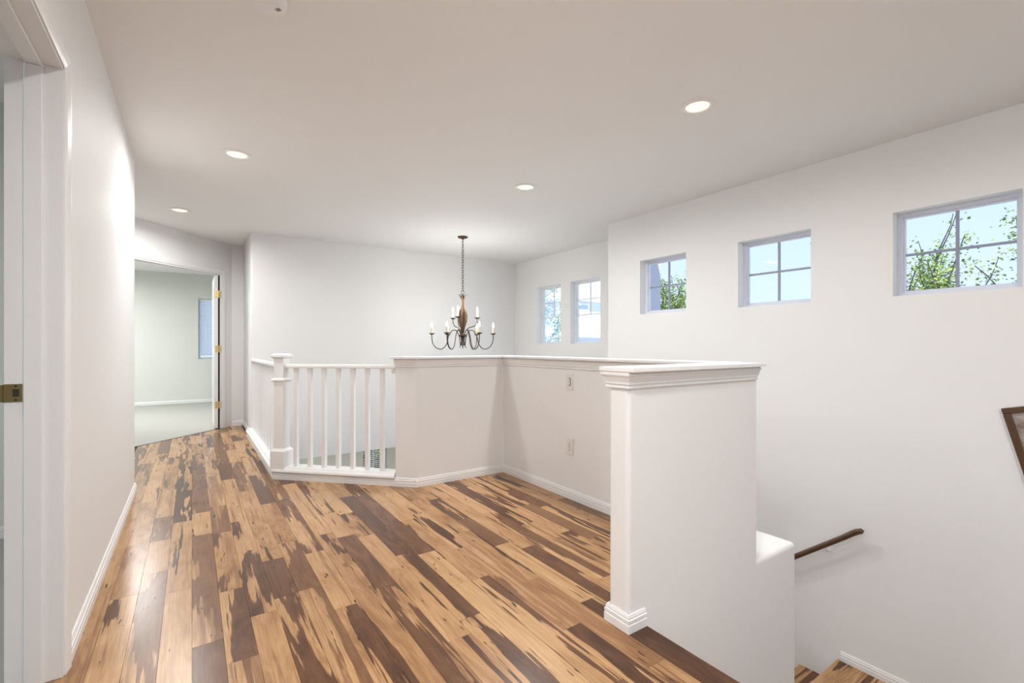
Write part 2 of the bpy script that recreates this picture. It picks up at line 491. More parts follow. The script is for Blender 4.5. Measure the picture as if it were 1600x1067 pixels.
# diagonal wall with the wide bedroom doorway
D0 = Vector((0.313, 0.313 + DC, 0)); DU = Vector((1, 1, 0)).normalized(); DN = Vector((-1, 1, 0)).normalized()
to_diag = lambda p: D0 + DU * p[0] + DN * p[2] + Vector((0, 0, p[1]))
DOOR_W, DOOR_H = 1.56, 2.03
dw = wall_holes(MB(to_diag), -2.5, 0.0, 0.0, CZ, [(-DOOR_W, 0, -0.01, DOOR_H)], 0.115)
dw.fn = lambda p: to_diag((p[0], p[2], p[1]))
dw.prism([(0, 0), (0.115, 0.115), (0.195, 0.115), (0.195, 0)], 0, CZ).prism([(0, 0), (0, 0.115), (0.115, 0.115)], DOOR_H, CZ)
struct(dw.build('wall_diagonal', PAINT),
       'angled wall around the wide bedroom doorway', 'wall')
# hall wall on the left with a doorway
LJ, LJH, LJ0 = 2.097, 1.990, 1.28
to_left = lambda p: (XL - p[2], p[0], p[1])
struct(wall_holes(MB(to_left), YBK, YLC, 0.0, CZ, [(LJ0, LJ, -0.01, LJH)], 0.105).build('wall_left', PAINT),
       'white hall wall beside the side doorway', 'wall')
struct(MB().box(-2.0, YLC - 0.1, 0, XL - 0.106, YLC, CZ).build('wall_corner', PAINT), 'white wall turning the corner of the hall', 'wall')
struct(MB().box(-4.1, 3.8, 0, XL - 0.106, 3.9, CZ).build('wall_side_room', SAGE), 'pale green wall of the room beyond the side doorway', 'wall')
to_sr = lambda p: (-4.0 - p[2], p[0], p[1])
struct(wall_holes(MB(to_sr), YBK, 3.8, 0, CZ, [(0.4, 2.6, 0.7, 2.1)], 0.12).build('wall_side_room_outer', SAGE), 'outer wall of the side room with a window', 'wall')
struct(MB().box(-2.1, YLC, 0, -2.0, 5.2, CZ).build('wall_hall_end', PAINT), 'end wall of the short hall', 'wall')
# wall behind the camera, with a window added for daylight
to_bk = lambda p: (p[0], YBK - p[2], p[1])
struct(wall_holes(MB(to_bk), -4.1, XR + 0.15, ZL, CZ, [(-0.2, 1.2, 0.3, 2.3)], 0.15).build('wall_front', PAINT), 'wall behind the viewer with a window', 'wall')
# stairwell and foyer walls below floor level
struct(MB().box(-2.2, YBK, ZL, -2.05, 9.8, ZLC).build('wall_lower_left', PAINT), 'side wall of the lower storey', 'wall')
to_lr = lambda p: (p[0], 9.6 + p[2], p[1])
LW = (2.87, 3.37, -2.2, -0.60)
struct(wall_holes(MB(to_lr), -2.2, XF + 0.3, ZL, ZLC, [LW], 0.15).build('wall_lower', LOWGREY), 'grey green far wall of the lower room', 'wall')
struct(MB().box(XF + 0.01, YB + 0.121, ZL, XF + 0.15, 9.6, ZLC).build('wall_lower_right', LOWGREY), 'grey green right wall of the lower room', 'wall')
# bedroom
to_bd = lambda p: (p[0], 10.8 + p[2], p[1])
BW = (0.10, 0.95, 0.84, 1.995)
struct(wall_holes(MB(to_bd), -3.0, 1.8, 0, CZ, [BW], 0.15).build('wall_bedroom', SAGE), 'pale green far wall of the bedroom with a window', 'wall')
to_bl = lambda p: (-3.0 - p[2], p[0], p[1])
struct(wall_holes(MB(to_bl), 3.95, 10.8, 0, CZ, [(7.2, 9.8, 0.8, 2.1)], 0.15).build('wall_bedroom_side', SAGE), 'bedroom side wall with a window', 'wall')
struct(MB().box(1.7, YB + 0.13, 0, 1.8, 10.8, CZ).build('wall_bedroom_end', SAGE), 'bedroom wall backing on the foyer', 'wall')

# ------------------------------------------------------------------ half walls
t = 0.115
P0, P1, P2, P3 = (1.297, 3.511), (1.422, 3.386), (2.219, 3.386), (2.219, 1.318)
CAPZ0, CAPZ1 = 0.983, 0.999
crown = [(0, 0.918), (-0.007, 0.918), (-0.009, 0.921), (-0.009, 0.927), (-0.005, 0.930), (-0.005, 0.933), (-0.011, 0.935), (-0.012, 0.943), (-0.019, 0.962), (-0.019, 0.966), (-0.024, 0.968), (-0.025, 0.976), (-0.021, 0.979), (-0.021, CAPZ0), (0, CAPZ0)]
hw = struct(empty('wall_half', (P2[0], P2[1], 0)), 'low half wall around the nook with switch and outlet', 'half wall')
hw_inv = Matrix.Translation((-P2[0], -P2[1], 0))
def in_hw(p): return (p[0] - P2[0], p[1] - P2[1], p[2])
P0b = (P0[0] + t * .7071, P0[1] + t * .7071); P1b = (1.470, 3.386 + t); P2b = (2.219 + t, 3.386 + t); P3b = (2.219 + t, 1.318)
MB(in_hw).prism([P0, P1, P2, P3, P3b, P2b, P1b, P0b], -0.353, CAPZ0).build('body', PAINT, hw, bevel=0.012, bseg=2, edges=vertical)
MB(in_hw).sweep([P0, P1, P2, (2.219, 1.33)], crown).build('crown_molding', TRIM, hw)
MB(in_hw).sweep([P0, P1, P2, (2.219, 1.33)], [(-o + t, h) for o, h in crown][::-1]).build('crown_molding', TRIM, hw)
ea = (P0[0] - 0.02, P0[1] + 0.02)
MB(in_hw).sweep([ea, P1, P2, (2.219, 1.35)], [(-0.045, CAPZ0), (t + 0.045, CAPZ0), (t + 0.045, CAPZ1), (-0.045, CAPZ1)]).build('cap', TRIM, hw, bevel=0.002)

NX0, NX1, NY0, NY1, LGX, LGZ = 1.362, 2.268, 1.216, 1.318, 2.667, 0.034
to_xz = lambda p: (p[0] - NX0, p[2] - NY0, p[1])
nw = struct(empty('wall_end', (NX0, NY0, 0)), 'end half wall beside the stairs with molded cap', 'half wall')
nb = MB(to_xz).prism([(NX0, 0), (NX0, CAPZ0), (NX1, CAPZ0), (NX1, LGZ), (NX1, ZL), (FE, ZL), (FE, 0)], NY0, NY1)
nb.build('body', PAINT, nw, bevel=0.016, bseg=3, edges=lambda e: vertical(e) and e.verts[0].co.x < 0.05)
lg = MB(lambda p: (p[0] - NX0, p[1] - NY0, p[2])).box(NX1 - 0.0, NY0, ZL, LGX, 3.0, LGZ)
lg.build('ledge', PAINT, nw, bevel=0.022, bseg=5, edges=lambda e: (e.verts[0].co.x > 1.2 and (vertical(e) or e.verts[0].co.z > -0.1)) or (e.verts[0].co.z > -0.1 and e.verts[1].co.z > -0.1 and abs(e.verts[0].co.y - e.verts[1].co.y) < 0.1))
off = lambda p: (p[0] - NX0, p[1] - NY0, p[2])
ring = [(NX1, NY0), (NX0, NY0), (NX0, NY1), (2.18, NY1)]
MB(off).sweep(ring, [(-o, h) for o, h in crown][::-1]).build('crown_molding', TRIM, nw)
MB(off).box(NX0 - 0.026, NY0 - 0.047, CAPZ0, NX1 + 0.004, NY1 + 0.028, CAPZ1 + 0.001).build('cap', TRIM, nw, bevel=0.002)

# ------------------------------------------------------------------ baseboards
BH, BT = 0.066, 0.013
base = [(0, 0), (BT, 0), (BT, 0.030), (BT - 0.003, 0.033), (BT - 0.001, 0.037), (BT - 0.001, 0.048), (BT - 0.005, 0.051), (BT - 0.004, 0.056), (BT - 0.008, BH), (0, BH)]
baseR = [(-o, h) for o, h in base][::-1]
def baseboard(name, path, label, prof=baseR, z=0.0):
    return struct(MB(lambda p: (p[0], p[1], p[2] + z)).sweep(path, prof).build(name, TRIM), label, 'baseboard')
baseboard('baseboard_left', [(XL, 2.163), (XL, YLC), (-1.9, YLC)], 'white baseboard along the left hall wall')
baseboard('baseboard_nook', [P0, P1, P2, (2.219, NY1 + 0.001)], 'white baseboard around the nook half wall')
baseboard('baseboard_end', [(2.2, NY1), (NX0, NY1), (NX0, NY0 - 0.0), (FE, NY0)][::1], 'white baseboard wrapping the end half wall')
baseboard('baseboard_landing', [(XR, 1.46), (XR, 0.06)], 'white baseboard over the stair landing', baseR, ZLAND)
baseboard('baseboard_bedroom', [(-2.99, 10.8), (1.69, 10.8)], 'white baseboard along the far bedroom wall')
baseboard('baseboard_alcove', [(0.455, YA), (XA, YA), (XA, YB + 0.0)], 'white baseboard in the alcove by the bedroom door')
baseboard('baseboard_side_room', [(-4.0, 3.8), (-0.47, 3.8)], 'white baseboard in the side room')

# curb under the railing
NEWEL = (0.612, 4.264)
RX = 0.612
curb_lo = MB()
cpath = [(P0[0] - 0.001, P0[1] + 0.001), (SKX, DIAG - SKX), (SKX, YB)]
curb_lo.sweep(cpath, [(-0.125, -0.353), (0.0, -0.353), (0.0, 0.0), (0.012, 0.0), (0.012, 0.022), (0.009, 0.025), (0.009, 0.054), (-0.125, 0.054)])
trim1 = struct(curb_lo.build('trim_1', TRIM), 'white skirting curb below the balusters', 'trim')
MB().sweep(cpath, [(-0.137, 0.0588), (0.020, 0.0588), (0.022, 0.066), (0.018, 0.078), (0.004, 0.088), (-0.004, 0.098), (-0.118, 0.098), (-0.137, 0.078)]).build('shoe_rail', TRIM, trim1)
MB().sweep(cpath, [(-0.11, 0.0540), (0.0115, 0.0540), (0.0115, 0.0588), (-0.11, 0.0588)]).build('joint', GAP, trim1)  # dark strip stands in for the shadow line under the shoe rail

# ------------------------------------------------------------------ railing
rl = tag(empty('railing', (NEWEL[0], NEWEL[1], 0.098)), 'white wooden railing with square balusters and a newel post', 'railing')
rf = lambda p: (p[0] - NEWEL[0], p[1] - NEWEL[1], p[2] - 0.098)
def rot_sq(cx, cy, s, a):
    return [(cx + s * .7071 * math.cos(a + PI / 4 + i * PI / 2), cy + s * .7071 * math.sin(a + PI / 4 + i * PI / 2)) for i in range(4)]
RT, RB = 0.934, 0.902
prof_rail = [(-0.028, RB), (0.028, RB), (0.030, RB + 0.012), (0.026, RT - 0.004), (0.018, RT), (-0.018, RT), (-0.026, RT - 0.004), (-0.030, RB + 0.012)]
DCEN = NEWEL[0] + NEWEL[1]
dend = (1.322, DCEN - 1.322)
MB(rf).sweep([(NEWEL[0] + 0.03, NEWEL[1] - 0.03), dend], prof_rail).build('handrail', TRIM, rl)
MB(rf).sweep([(RX, NEWEL[1] + 0.04), (RX, YB - 0.001)], prof_rail).build('handrail', TRIM, rl)
bal = MB().prism(rot_sq(0, 0, 0.031, PI / 4), 0, RB - 0.098).build('baluster', TRIM, rl)
bal.location = rf((0.706, DCEN - 0.706, 0.098))
for i in range(1, 7):
    o = bal.copy(); COL.objects.link(o); o.parent = rl
    o.location = rf((0.706 + 0.0892 * i, DCEN - 0.706 - 0.0892 * i, 0.098))
for i in range(1, 17):
    o = bal.copy(); COL.objects.link(o); o.parent = rl
    o.rotation_euler.z = PI / 4
    o.location = rf((RX, NEWEL[1] + 0.04 + 0.126 * i, 0.098))
MB(rf).prism(rot_sq(dend[0] - 0.012, dend[1] + 0.012, 0.03, PI / 4), RB - 0.035, RB).build('rail_block', TRIM, rl)
npst = MB(rf).prism(rot_sq(*NEWEL, 0.088, PI / 4), 0.098, 0.995).build('newel_post', TRIM, rl, bevel=0.004, edges=vertical)
q = MB(rf).prism(rot_sq(*NEWEL, 0.124, PI / 4), 0.060, 0.225); q.build('post_base', TRIM, npst)
nq = lambda s, z: [(*c, z) for c in rot_sq(*NEWEL, s, PI / 4)]
def frust(mb, s0, z0, s1, z1):
    mb.add(nq(s0, z0) + nq(s1, z1), [(3, 2, 1, 0), (4, 5, 6, 7), (0, 1, 5, 4), (1, 2, 6, 5), (2, 3, 7, 6), (3, 0, 4, 7)])
m_ = MB(rf); frust(m_, 0.124, 0.225, 0.092, 0.245); m_.build('base_molding', TRIM, npst)
m_ = MB(rf); frust(m_, 0.094, 0.790, 0.114, 0.800); frust(m_, 0.114, 0.800, 0.114, 0.808); frust(m_, 0.114, 0.808, 0.090, 0.822); m_.build('collar', TRIM, npst)
m_ = MB(rf); frust(m_, 0.092, 0.980, 0.120, 0.992); frust(m_, 0.120, 0.992, 0.120, 1.008); frust(m_, 0.120, 1.008, 0.070, 1.022); m_.build('post_cap', TRIM, npst)

# ------------------------------------------------------------------ doorways
def casing_prof(w=0.058, d=0.016):
    return [(0.005, 0), (0.005, d * 0.5), (0.010, d * 0.65), (0.014, d * 0.6), (0.020, d * 0.72), (w * 0.75, d), (w - 0.006, d), (w, d * 0.8), (w, 0)]
# left doorway: jamb lining, stop, casing, strike plate
d1 = struct(empty('door_1', (XL, LJ, 0)), 'white trimmed side doorway with brass strike plate', 'doorway')
df = lambda p: (p[0] - XL, p[1] - LJ, p[2])
MB(lambda p: df((XL + p[2], p[0], p[1]))).sweep([(LJ, 0.0), (LJ, LJH), (LJ0, LJH), (LJ0, 0.0)], [(-o, h) for o, h in casing_prof()][::-1]).build('casing', TRIM, d1)
JX0, JX1 = XL + 0.004, -0.482
jm = MB(df)
jm.box(JX0, LJ - 0.006, 0, JX1, LJ - 0.0005, LJH); jm.box(JX0, LJ0 + 0.0005, 0, JX1, LJ0 + 0.006, LJH); jm.box(JX0, LJ0, LJH - 0.006, JX1, LJ, LJH - 0.0005)
jm.build('jamb', TRIM, d1)
sm = MB(df)
sm.box(-0.394, LJ - 0.016, 0, -0.438, LJ - 0.0062, LJH - 0.016); sm.box(-0.394, LJ0 + 0.016, 0, -0.438, LJ0 + 0.0062, LJH - 0.016)
sm.box(-0.394, LJ0 + 0.006, LJH - 0.016, -0.438, LJ - 0.006, LJH - 0.0062)
sm.build('door_stop', TRIM, d1, bevel=0.003)
sp = MB(df).box(-0.441, LJ - 0.0085, 0.905, -0.484, LJ - 0.0062, 0.962).build('strike_plate', BRASS_D, d1, bevel=0.003)
MB(df).box(-0.448, LJ - 0.0095, 0.922, -0.463, LJ - 0.0083, 0.946).build('latch_hole', SCREW, sp)
for z in (0.912, 0.955): MB(df).box(-0.453, LJ - 0.0093, z - 0.003, -0.459, LJ - 0.0083, z + 0.003).build('screw', SCREW, sp)
MB(df).box(-0.484, LJ - 0.016, 0.907, -0.489, LJ - 0.0062, 0.960).build('strike_lip', BRASS_D, sp)
MB(lambda p: df((-0.458 - p[2], p[0], p[1]))).sweep([(LJ, 0.0), (LJ, LJH), (LJ0, LJH), (LJ0, 0.0)], [(-o, h) for o, h in casing_prof()][::-1]).build('casing', TRIM, d1)

# bedroom double doorway: casing, jamb, one leaf swung into the room on three brass hinges
d2 = struct(empty('door_2', tuple(D0)), 'wide bedroom doorway with an open white door on brass hinges', 'doorway')
dg = lambda p: to_diag((p[0], p[1], p[2])) - D0
MB(lambda p: dg((p[0], p[1], -p[2]))).sweep([(0, 0.0), (0, DOOR_H), (-DOOR_W, DOOR_H), (-DOOR_W, 0.0)], [(-o, h) for o, h in casing_prof(0.062)][::-1]).build('casing', TRIM, d2)
jm = MB(dg)
jm.box(-DOOR_W + 0.0005, 0, -0.002, -DOOR_W + 0.012, DOOR_H, 0.117); jm.box(-DOOR_W, DOOR_H - 0.012, -0.002, 0, DOOR_H - 0.0005, 0.117)
jm.fn = lambda p: Vector(p) - D0
jm.box(0.3015, 7.262, 0, 0.3125, 7.372, DOOR_H)
jm.build('jamb', TRIM, d2)
MB(dg).box(-DOOR_W + 0.012, DOOR_H - 0.022, 0.03, -0.06, DOOR_H - 0.0125, 0.065).build('door_stop', TRIM, d2)
MB(dg).box(-DOOR_W, -0.012, -0.010, 0, 0.0015, 0.012).build('threshold', GAP, d2)
hx, hy = 0.281, 7.226
LV = lambda p: Vector(p) - D0
dl = MB(LV).box(hx - 0.040, hy, 0.012, hx, hy + 0.77, DOOR_H - 0.020).build('door_leaf', TRIM, d2, bevel=0.002)
for z0, z1 in ((0.25, 0.95), (1.08, 1.86)):
    for y0, y1 in ((0.11, 0.35), (0.44, 0.68)):
        MB(LV).box(hx - 0.0435, hy + y0, z0, hx - 0.040, hy + y1, z1).build('panel', TRIM, dl, bevel=0.0015)
MB(LV).box(hx + 0.0005, hy + 0.030, 0.012, 0.301, hy + 0.040, DOOR_H - 0.020).build('weather_strip', GAP, d2)  # dark sliver paints the shade between leaf and jamb
for z in (0.314, 1.046, 1.762):
    h = MB(LV).box(hx - 0.034, hy - 0.003, z - 0.045, hx + 0.004, hy + 0.001, z + 0.045).build('hinge', BRASS, d2)
    MB(LV).lathe([(0.007, z - 0.047), (0.007, z + 0.047)], (hx + 0.012, hy + 0.006), 10).build('knuckle', BRASS, h, smooth=True)
    MB(dg).box(0.001, z - 0.045, -0.004, 0.024, z + 0.045, -0.0005).build('hinge_plate', BRASS, h)
    for dz in (-0.03, 0.0, 0.03):
        MB(LV).box(hx - 0.020, hy - 0.0045, z + dz - 0.004, hx - 0.012, hy - 0.0025, z + dz + 0.004).build('screw', SCREW, h)

# ------------------------------------------------------------------ windows
def window(n, label, X, y0, y1, z0, z1, style, depth=0.085):
    fm, gm = (VINYL_G, GRILLE_BACKLIT) if style == 'quad' else (VINYL, VINYL)
    root = struct(empty('window_%d' % n, (X + depth, (y0 + y1) / 2, z0)), label, 'window')
    fw = lambda p: (p[0] - X - depth, p[1] - (y0 + y1) / 2, p[2] - z0)
    xa, xb = X + depth, X + depth + 0.06
    w = 0.026
    f = MB(fw)
    f.box(xa, y0, z0, xb, y1, z0 + w); f.box(xa, y0, z1 - w, xb, y1, z1)
    f.box(xa, y0, z0 + w, xb, y0 + w, z1 - w); f.box(xa, y1 - w, z0 + w, xb, y1, z1 - w)
    f.build('window_frame', fm, root)
    g = MB(fw); w2 = 0.012; a = xa + 0.02
    g.box(a, y0 + w, z0 + w, a + 0.02, y1 - w, z0 + w + w2); g.box(a, y0 + w, z1 - w - w2, a + 0.02, y1 - w, z1 - w)
    g.box(a, y0 + w, z0 + w + w2, a + 0.02, y0 + w + w2, z1 - w - w2); g.box(a, y1 - w - w2, z0 + w + w2, a + 0.02, y1 - w, z1 - w - w2)
    g.build('sash', fm, root)
    iy0, iy1, iz0, iz1 = y0 + w + w2, y1 - w - w2, z0 + w + w2, z1 - w - w2
    ym = (iy0 + iy1) / 2
    b = 0.008
    if style == 'quad':
        zs = [iz0, (iz0 + iz1) / 2, iz1]; full = 0
    else:
        zm = iz0 + (iz1 - iz0) * 0.46
        zs = [iz0, zm, (zm + iz1) / 2, iz1]; full = 1
    for zc in zs[1:-1]:
        MB(fw).box(a + 0.004, iy0, zc - b, a + 0.016, iy1, zc + b).build('muntin', gm, root)
    vb = zs[1] if full else zs[0]
    MB(fw).box(a + 0.003, ym - b, vb, a + 0.017, ym + b, iz1).build('muntin', gm, root)
    for i in range(len(zs) - 1):
        zb = zs[i] + (b if i else 0); zt = zs[i + 1] - (b if i < len(zs) - 2 else 0)
        spans = [(iy0, iy1)] if (full and i == 0) else [(iy0, ym - b), (ym + b, iy1)]
        for s0, s1 in spans:
            MB(fw).box(a + 0.009, s0, zb, a + 0.011, s1, zt).build('pane', GLASS, root)
    return root
for i, (a, b) in enumerate(W_SMALL):
    window(i + 1, ('small square four-pane window beside the end of the stair wall', 'middle of the three small square four-pane windows, open sky behind',
                   'small square four-pane window with leafy trees outside')[i], XR, a, b, WZ0, WZ1, 'quad')
for i, (a, b) in enumerate(W_TALL):
    window(i + 4, ('tall foyer window beside the corner of the chandelier wall', 'tall foyer window beside the return of the stair wall')[i], XF, a, b, TZ0, TZ1, 'tall')

def simple_window(n, label, fn, u0, u1, v0, v1):
    """window in a local (u, v, w) wall frame"""
    root = struct(empty('window_%d' % n, tuple(fn(((u0 + u1) / 2, v0, 0.09)))), label, 'window')
    o = Vector(root.location); g = lambda p: Vector(fn(p)) - o
    f = MB(g); w = 0.035
    f.box(u0, v0, 0.09, u1, v0 + w, 0.14); f.box(u0, v1 - w, 0.09, u1, v1, 0.14); f.box(u0, v0 + w, 0.09, u0 + w, v1 - w, 0.14); f.box(u1 - w, v0 + w, 0.09, u1, v1 - w, 0.14)
    f.build('window_frame', VINYL, root)
    um = (u0 + u1) / 2
    MB(g).box(um - 0.015, v0 + w, 0.10, um + 0.015, v1 - w, 0.13).build('muntin', VINYL, root)
    for a, b in ((u0 + w, um - 0.015), (um + 0.015, u1 - w)):
        MB(g).box(a, v0 + w, 0.113, b, v1 - w, 0.117).build('pane', GLASS, root)
    return root
simple_window(6, 'bedroom window behind white blinds', to_bd, *BW)
simple_window(7, 'window of the lower room behind white blinds', to_lr, *LW)
simple_window(8, 'foyer window below the tall windows', to_foyer, 3.95, 6.2, -2.7, 0.78)  # hidden glazing added to bring daylight into the foyer
simple_window(9, 'bedroom side window', to_bl, 7.2, 9.8, 0.8, 2.1)  # out of view, added to let sky light into the bedroom
simple_window(10, 'window behind the viewer', to_bk, -0.2, 1.2, 0.3, 2.3)  # added behind the camera as a daylight source
simple_window(11, 'side room window', to_sr, 0.4, 2.6, 0.7, 2.1)  # not in view, added to light the side room

def blind(label, y, x0, x1, z0, z1, pitch, tilt, d, sm=SLAT):
    root = tag(empty('window_blind', ((x0 + x1) / 2, y, z1)), label, 'blind')
    g = lambda p: (p[0] - (x0 + x1) / 2, p[1] - y, p[2] - z1)
    MB(g).box(x0, y - 0.02, z1 - 0.035, x1, y + 0.02, z1).build('headrail', SLAT, root)
    s = MB(g); z = z1 - 0.06
    c, sn = math.cos(tilt) * d / 2, math.sin(tilt) * d / 2
    while z > z0 + 0.03:
        s.add([(x0, y - c, z - sn), (x1, y - c, z - sn), (x1, y + c, z + sn), (x0, y + c, z + sn),
               (x0, y - c, z - sn + 0.002), (x1, y - c, z - sn + 0.002), (x1, y + c, z + sn + 0.002), (x0, y + c, z + sn + 0.002)],
              [(0, 3, 2, 1), (4, 5, 6, 7), (0, 1, 5, 4), (1, 2, 6, 5), (2, 3, 7, 6), (3, 0, 4, 7)])
        z -= pitch
    o = s.build('slats', sm, root); o['kind'] = 'stuff'
    MB(g).box(x0, y - 0.015, z0, x1, y + 0.015, z0 + 0.02).build('bottom_rail', SLAT, root)
    for xc in (x0 + 0.12, x1 - 0.12):
        MB(g).box(xc - 0.004, y - 0.026, z0 + 0.02, xc + 0.004, y - 0.022, z1 - 0.03).build('ladder_tape', SLAT, root)
    MB(g).lathe([(0.004, z1 - 0.55), (0.004, z1 - 0.03)], (x0 + 0.07, y - 0.03), 6).build('wand', VINYL, root)
    return root
blind('white slatted blind in the bedroom window', 10.8 + 0.055, BW[0] + 0.005, BW[1] - 0.005, BW[2] + 0.01, BW[3] - 0.002, 0.034, 0.75, 0.04, SLAT_T)
blind('white open-slatted blind in the lower room seen through the balusters', 9.6 + 0.05, LW[0] + 0.005, LW[1] - 0.005, LW[2] + 0.01, LW[3] - 0.002, 0.040, 0.10, 0.036)

# ------------------------------------------------------------------ recessed lights, with added unseen fill lamps
def can(x, y, label, k=1.0):
    root = tag(empty('recessed_light', (x, y, CZ)), label, 'ceiling light', 'recessed ceiling lights')
    MB().lathe([(0.064, -0.0005), (0.064, -0.004), (0.070, -0.009), (0.086, -0.007), (0.092, -0.002), (0.092, -0.0005)], seg=40).build('trim_ring', TRIM, root, smooth=True)
    MB().lathe([(0.0635, -0.0030), (0.046, -0.0016), (0.0, -0.0016)], seg=40).build('lens', LENS, root, smooth=True)
    MB().lathe([(0.040, -0.0026), (0.0, -0.0030)], seg=32).build('lamp_face', GLARE, root, smooth=True)
    ld = bpy.data.lights.new('lamp', 'AREA'); ld.shape = 'DISK'; ld.size = 0.16; ld.spread = math.radians(172); ld.energy = CAN_W * k; ld.color = LAMP_COL
    lo = bpy.data.objects.new('lamp', ld); COL.objects.link(lo); lo.parent = root; lo.location = (0, 0, -0.016)
    return root
can(0.265, 3.88, 'round recessed ceiling light in the hall between left wall and railing', 0.55)
can(-0.101, 5.79, 'round recessed ceiling light just before the bedroom doorway', 0.8)
can(2.373, 3.274, 'round recessed ceiling light above the corner of the nook', 0.9)
can(2.389, 1.619, 'round recessed ceiling light above the end half wall by the stairs', 0.42)
can(0.30, 0.45, 'round recessed ceiling light over the hall near the side doorway')  # lamp added out of view to brighten the hall
can(2.39, -0.05, 'round recessed ceiling light over the upper stairs', 0.4)  # added lamp above the frame, fills the stairwell
can(-0.6, 8.4, 'round recessed ceiling light inside the bedroom', 1.6)  # added behind the door header to brighten the bedroom
can(-1.9, 9.6, 'round recessed ceiling light in the far corner of the bedroom', 1.6)  # second added bedroom fill lamp, out of view
def added_low_can(x, y, label):
    o = can(x, y, label); o.location.z = ZLC; return o
added_low_can(1.2, 8.0, 'round recessed ceiling light in the lower room')  # unseen lamp added to light the lower room
added_low_can(3.2, 7.6, 'round recessed ceiling light in the lower room near its window')  # another added fill lamp for the lower room
can(-2.2, 2.0, 'round recessed ceiling light in the side room')  # unseen lamp added to light the side room
can(0.30, -1.5, 'round recessed ceiling light near the wall behind the viewer')  # fill lamp added behind the camera

# smoke detector
sd = tag(empty('smoke_detector', (0.245, 2.06, CZ)), 'round white smoke detector on the ceiling of the hall', 'smoke detector')
MB().lathe([(0.072, -0.0005), (0.072, -0.012), (0.068, -0.014), (0.066, -0.032), (0.056, -0.042), (0.0, -0.045)], seg=36).build('body', TRIM, sd, smooth=True)
for i in range(-1, 2):
    o = MB().box(-0.008, i * 0.007 - 0.002, -0.0425, 0.008, i * 0.007 + 0.002, -0.0385).build('vent_slot', PLATE_D, sd)
    o.location = (0.036, -0.008, -0.0015); o.rotation_euler.z = 0.6

# ------------------------------------------------------------------ switch and outlets
def plate_local(root, fn):
    return MB(fn).box(-0.036, 0.0, -0.0575, 0.036, 0.006, 0.0575).build('cover_plate', PLATE, root, bevel=0.002)
def outlet(loc, rz, label, name='outlet'):
    root = tag(empty(name, loc, (0, 0, rz)), label, 'outlet')
    plate_local(root, None)
    for dz in (-0.020, 0.020):
        f = MB().box(-0.017, 0.006, dz - 0.014, 0.017, 0.008, dz + 0.014).build('socket', PLATE, root, bevel=0.004)
        MB().box(-0.008, 0.0079, dz - 0.003, -0.006, 0.0086, dz + 0.007).build('slot', PLATE_D, f)
        MB().box(0.005, 0.0079, dz - 0.003, 0.007, 0.0086, dz + 0.006).build('slot', PLATE_D, f)
        MB().box(-0.002, 0.0079, dz - 0.010, 0.002, 0.0086, dz - 0.006).build('slot', PLATE_D, f)
    MB().box(-0.003, 0.006, -0.003, 0.003, 0.0075, 0.003).build('screw', SCREW, root)
    return root
outlet((2.2189, 2.520, 0.368), PI / 2, 'white wall outlet low on the nook half wall under the switch')
outlet((-0.18, 10.7999, 0.353), PI, 'white wall outlet on the far bedroom wall below the window')
sw = tag(empty('light_switch', (2.2189, 2.520, 0.828), (0, 0, PI / 2)), 'white light switch on the nook half wall above the outlet', 'switch')
MB().box(-0.036, 0, -0.0575, 0.036, 0.006, 0.0575).build('cover_plate', PLATE, sw, bevel=0.002)
MB().box(-0.013, 0.006, -0.028, 0.013, 0.0075, 0.028).build('switch_frame', PLATE_D, sw)
MB().box(-0.009, 0.0075, -0.024, 0.009, 0.012, 0.024).build('dimmer_paddle', PLATE, sw, bevel=0.002)
MB().box(-0.004, 0.012, 0.0, 0.004, 0.020, 0.012).build('toggle', PLATE, sw)

# ------------------------------------------------------------------ stair handrail on the window wall
HX = XR - 0.065
hr_ = tag(empty('stair_handrail', (HX, 1.314, -0.2)), 'dark wood handrail on the wall over the lower stairs', 'handrail')
hf = lambda p: (p[0] - HX, p[1] - 1.314, p[2] + 0.2)
MB(hf).tube([(HX, 1.300, -0.196), (HX, 1.312, -0.192), (HX, 1.335, -0.203), (HX, 1.365, -0.225), (HX, 1.42, -0.272), (HX, 1.60, -0.414), (HX, 1.80, -0.572), (HX, 2.6, -1.204), (HX, 3.5, -1.915)],
            [0.012, 0.019, 0.020, 0.020, 0.019, 0.019, 0.019, 0.019, 0.019], 12).build('rail', DARKWOOD, hr_, smooth=True)
for y in (1.53, 2.5, 3.4):
    z = -0.414 - (y - 1.60) * 0.79
    br = MB(hf).tube([(HX, y, z - 0.016), (HX + 0.005, y, z - 0.035), (HX + 0.03, y, z - 0.055), (XR - 0.002, y, z - 0.06)], 0.005, 8).build('bracket', TRIM, hr_, smooth=True)
    MB(lambda p: hf((XR - p[2], y + p[0], z - 0.06 + p[1]))).lathe([(0.016, 0.0005), (0.016, 0.004), (0.0, 0.005)], seg=14).build('rosette', TRIM, br, smooth=True)

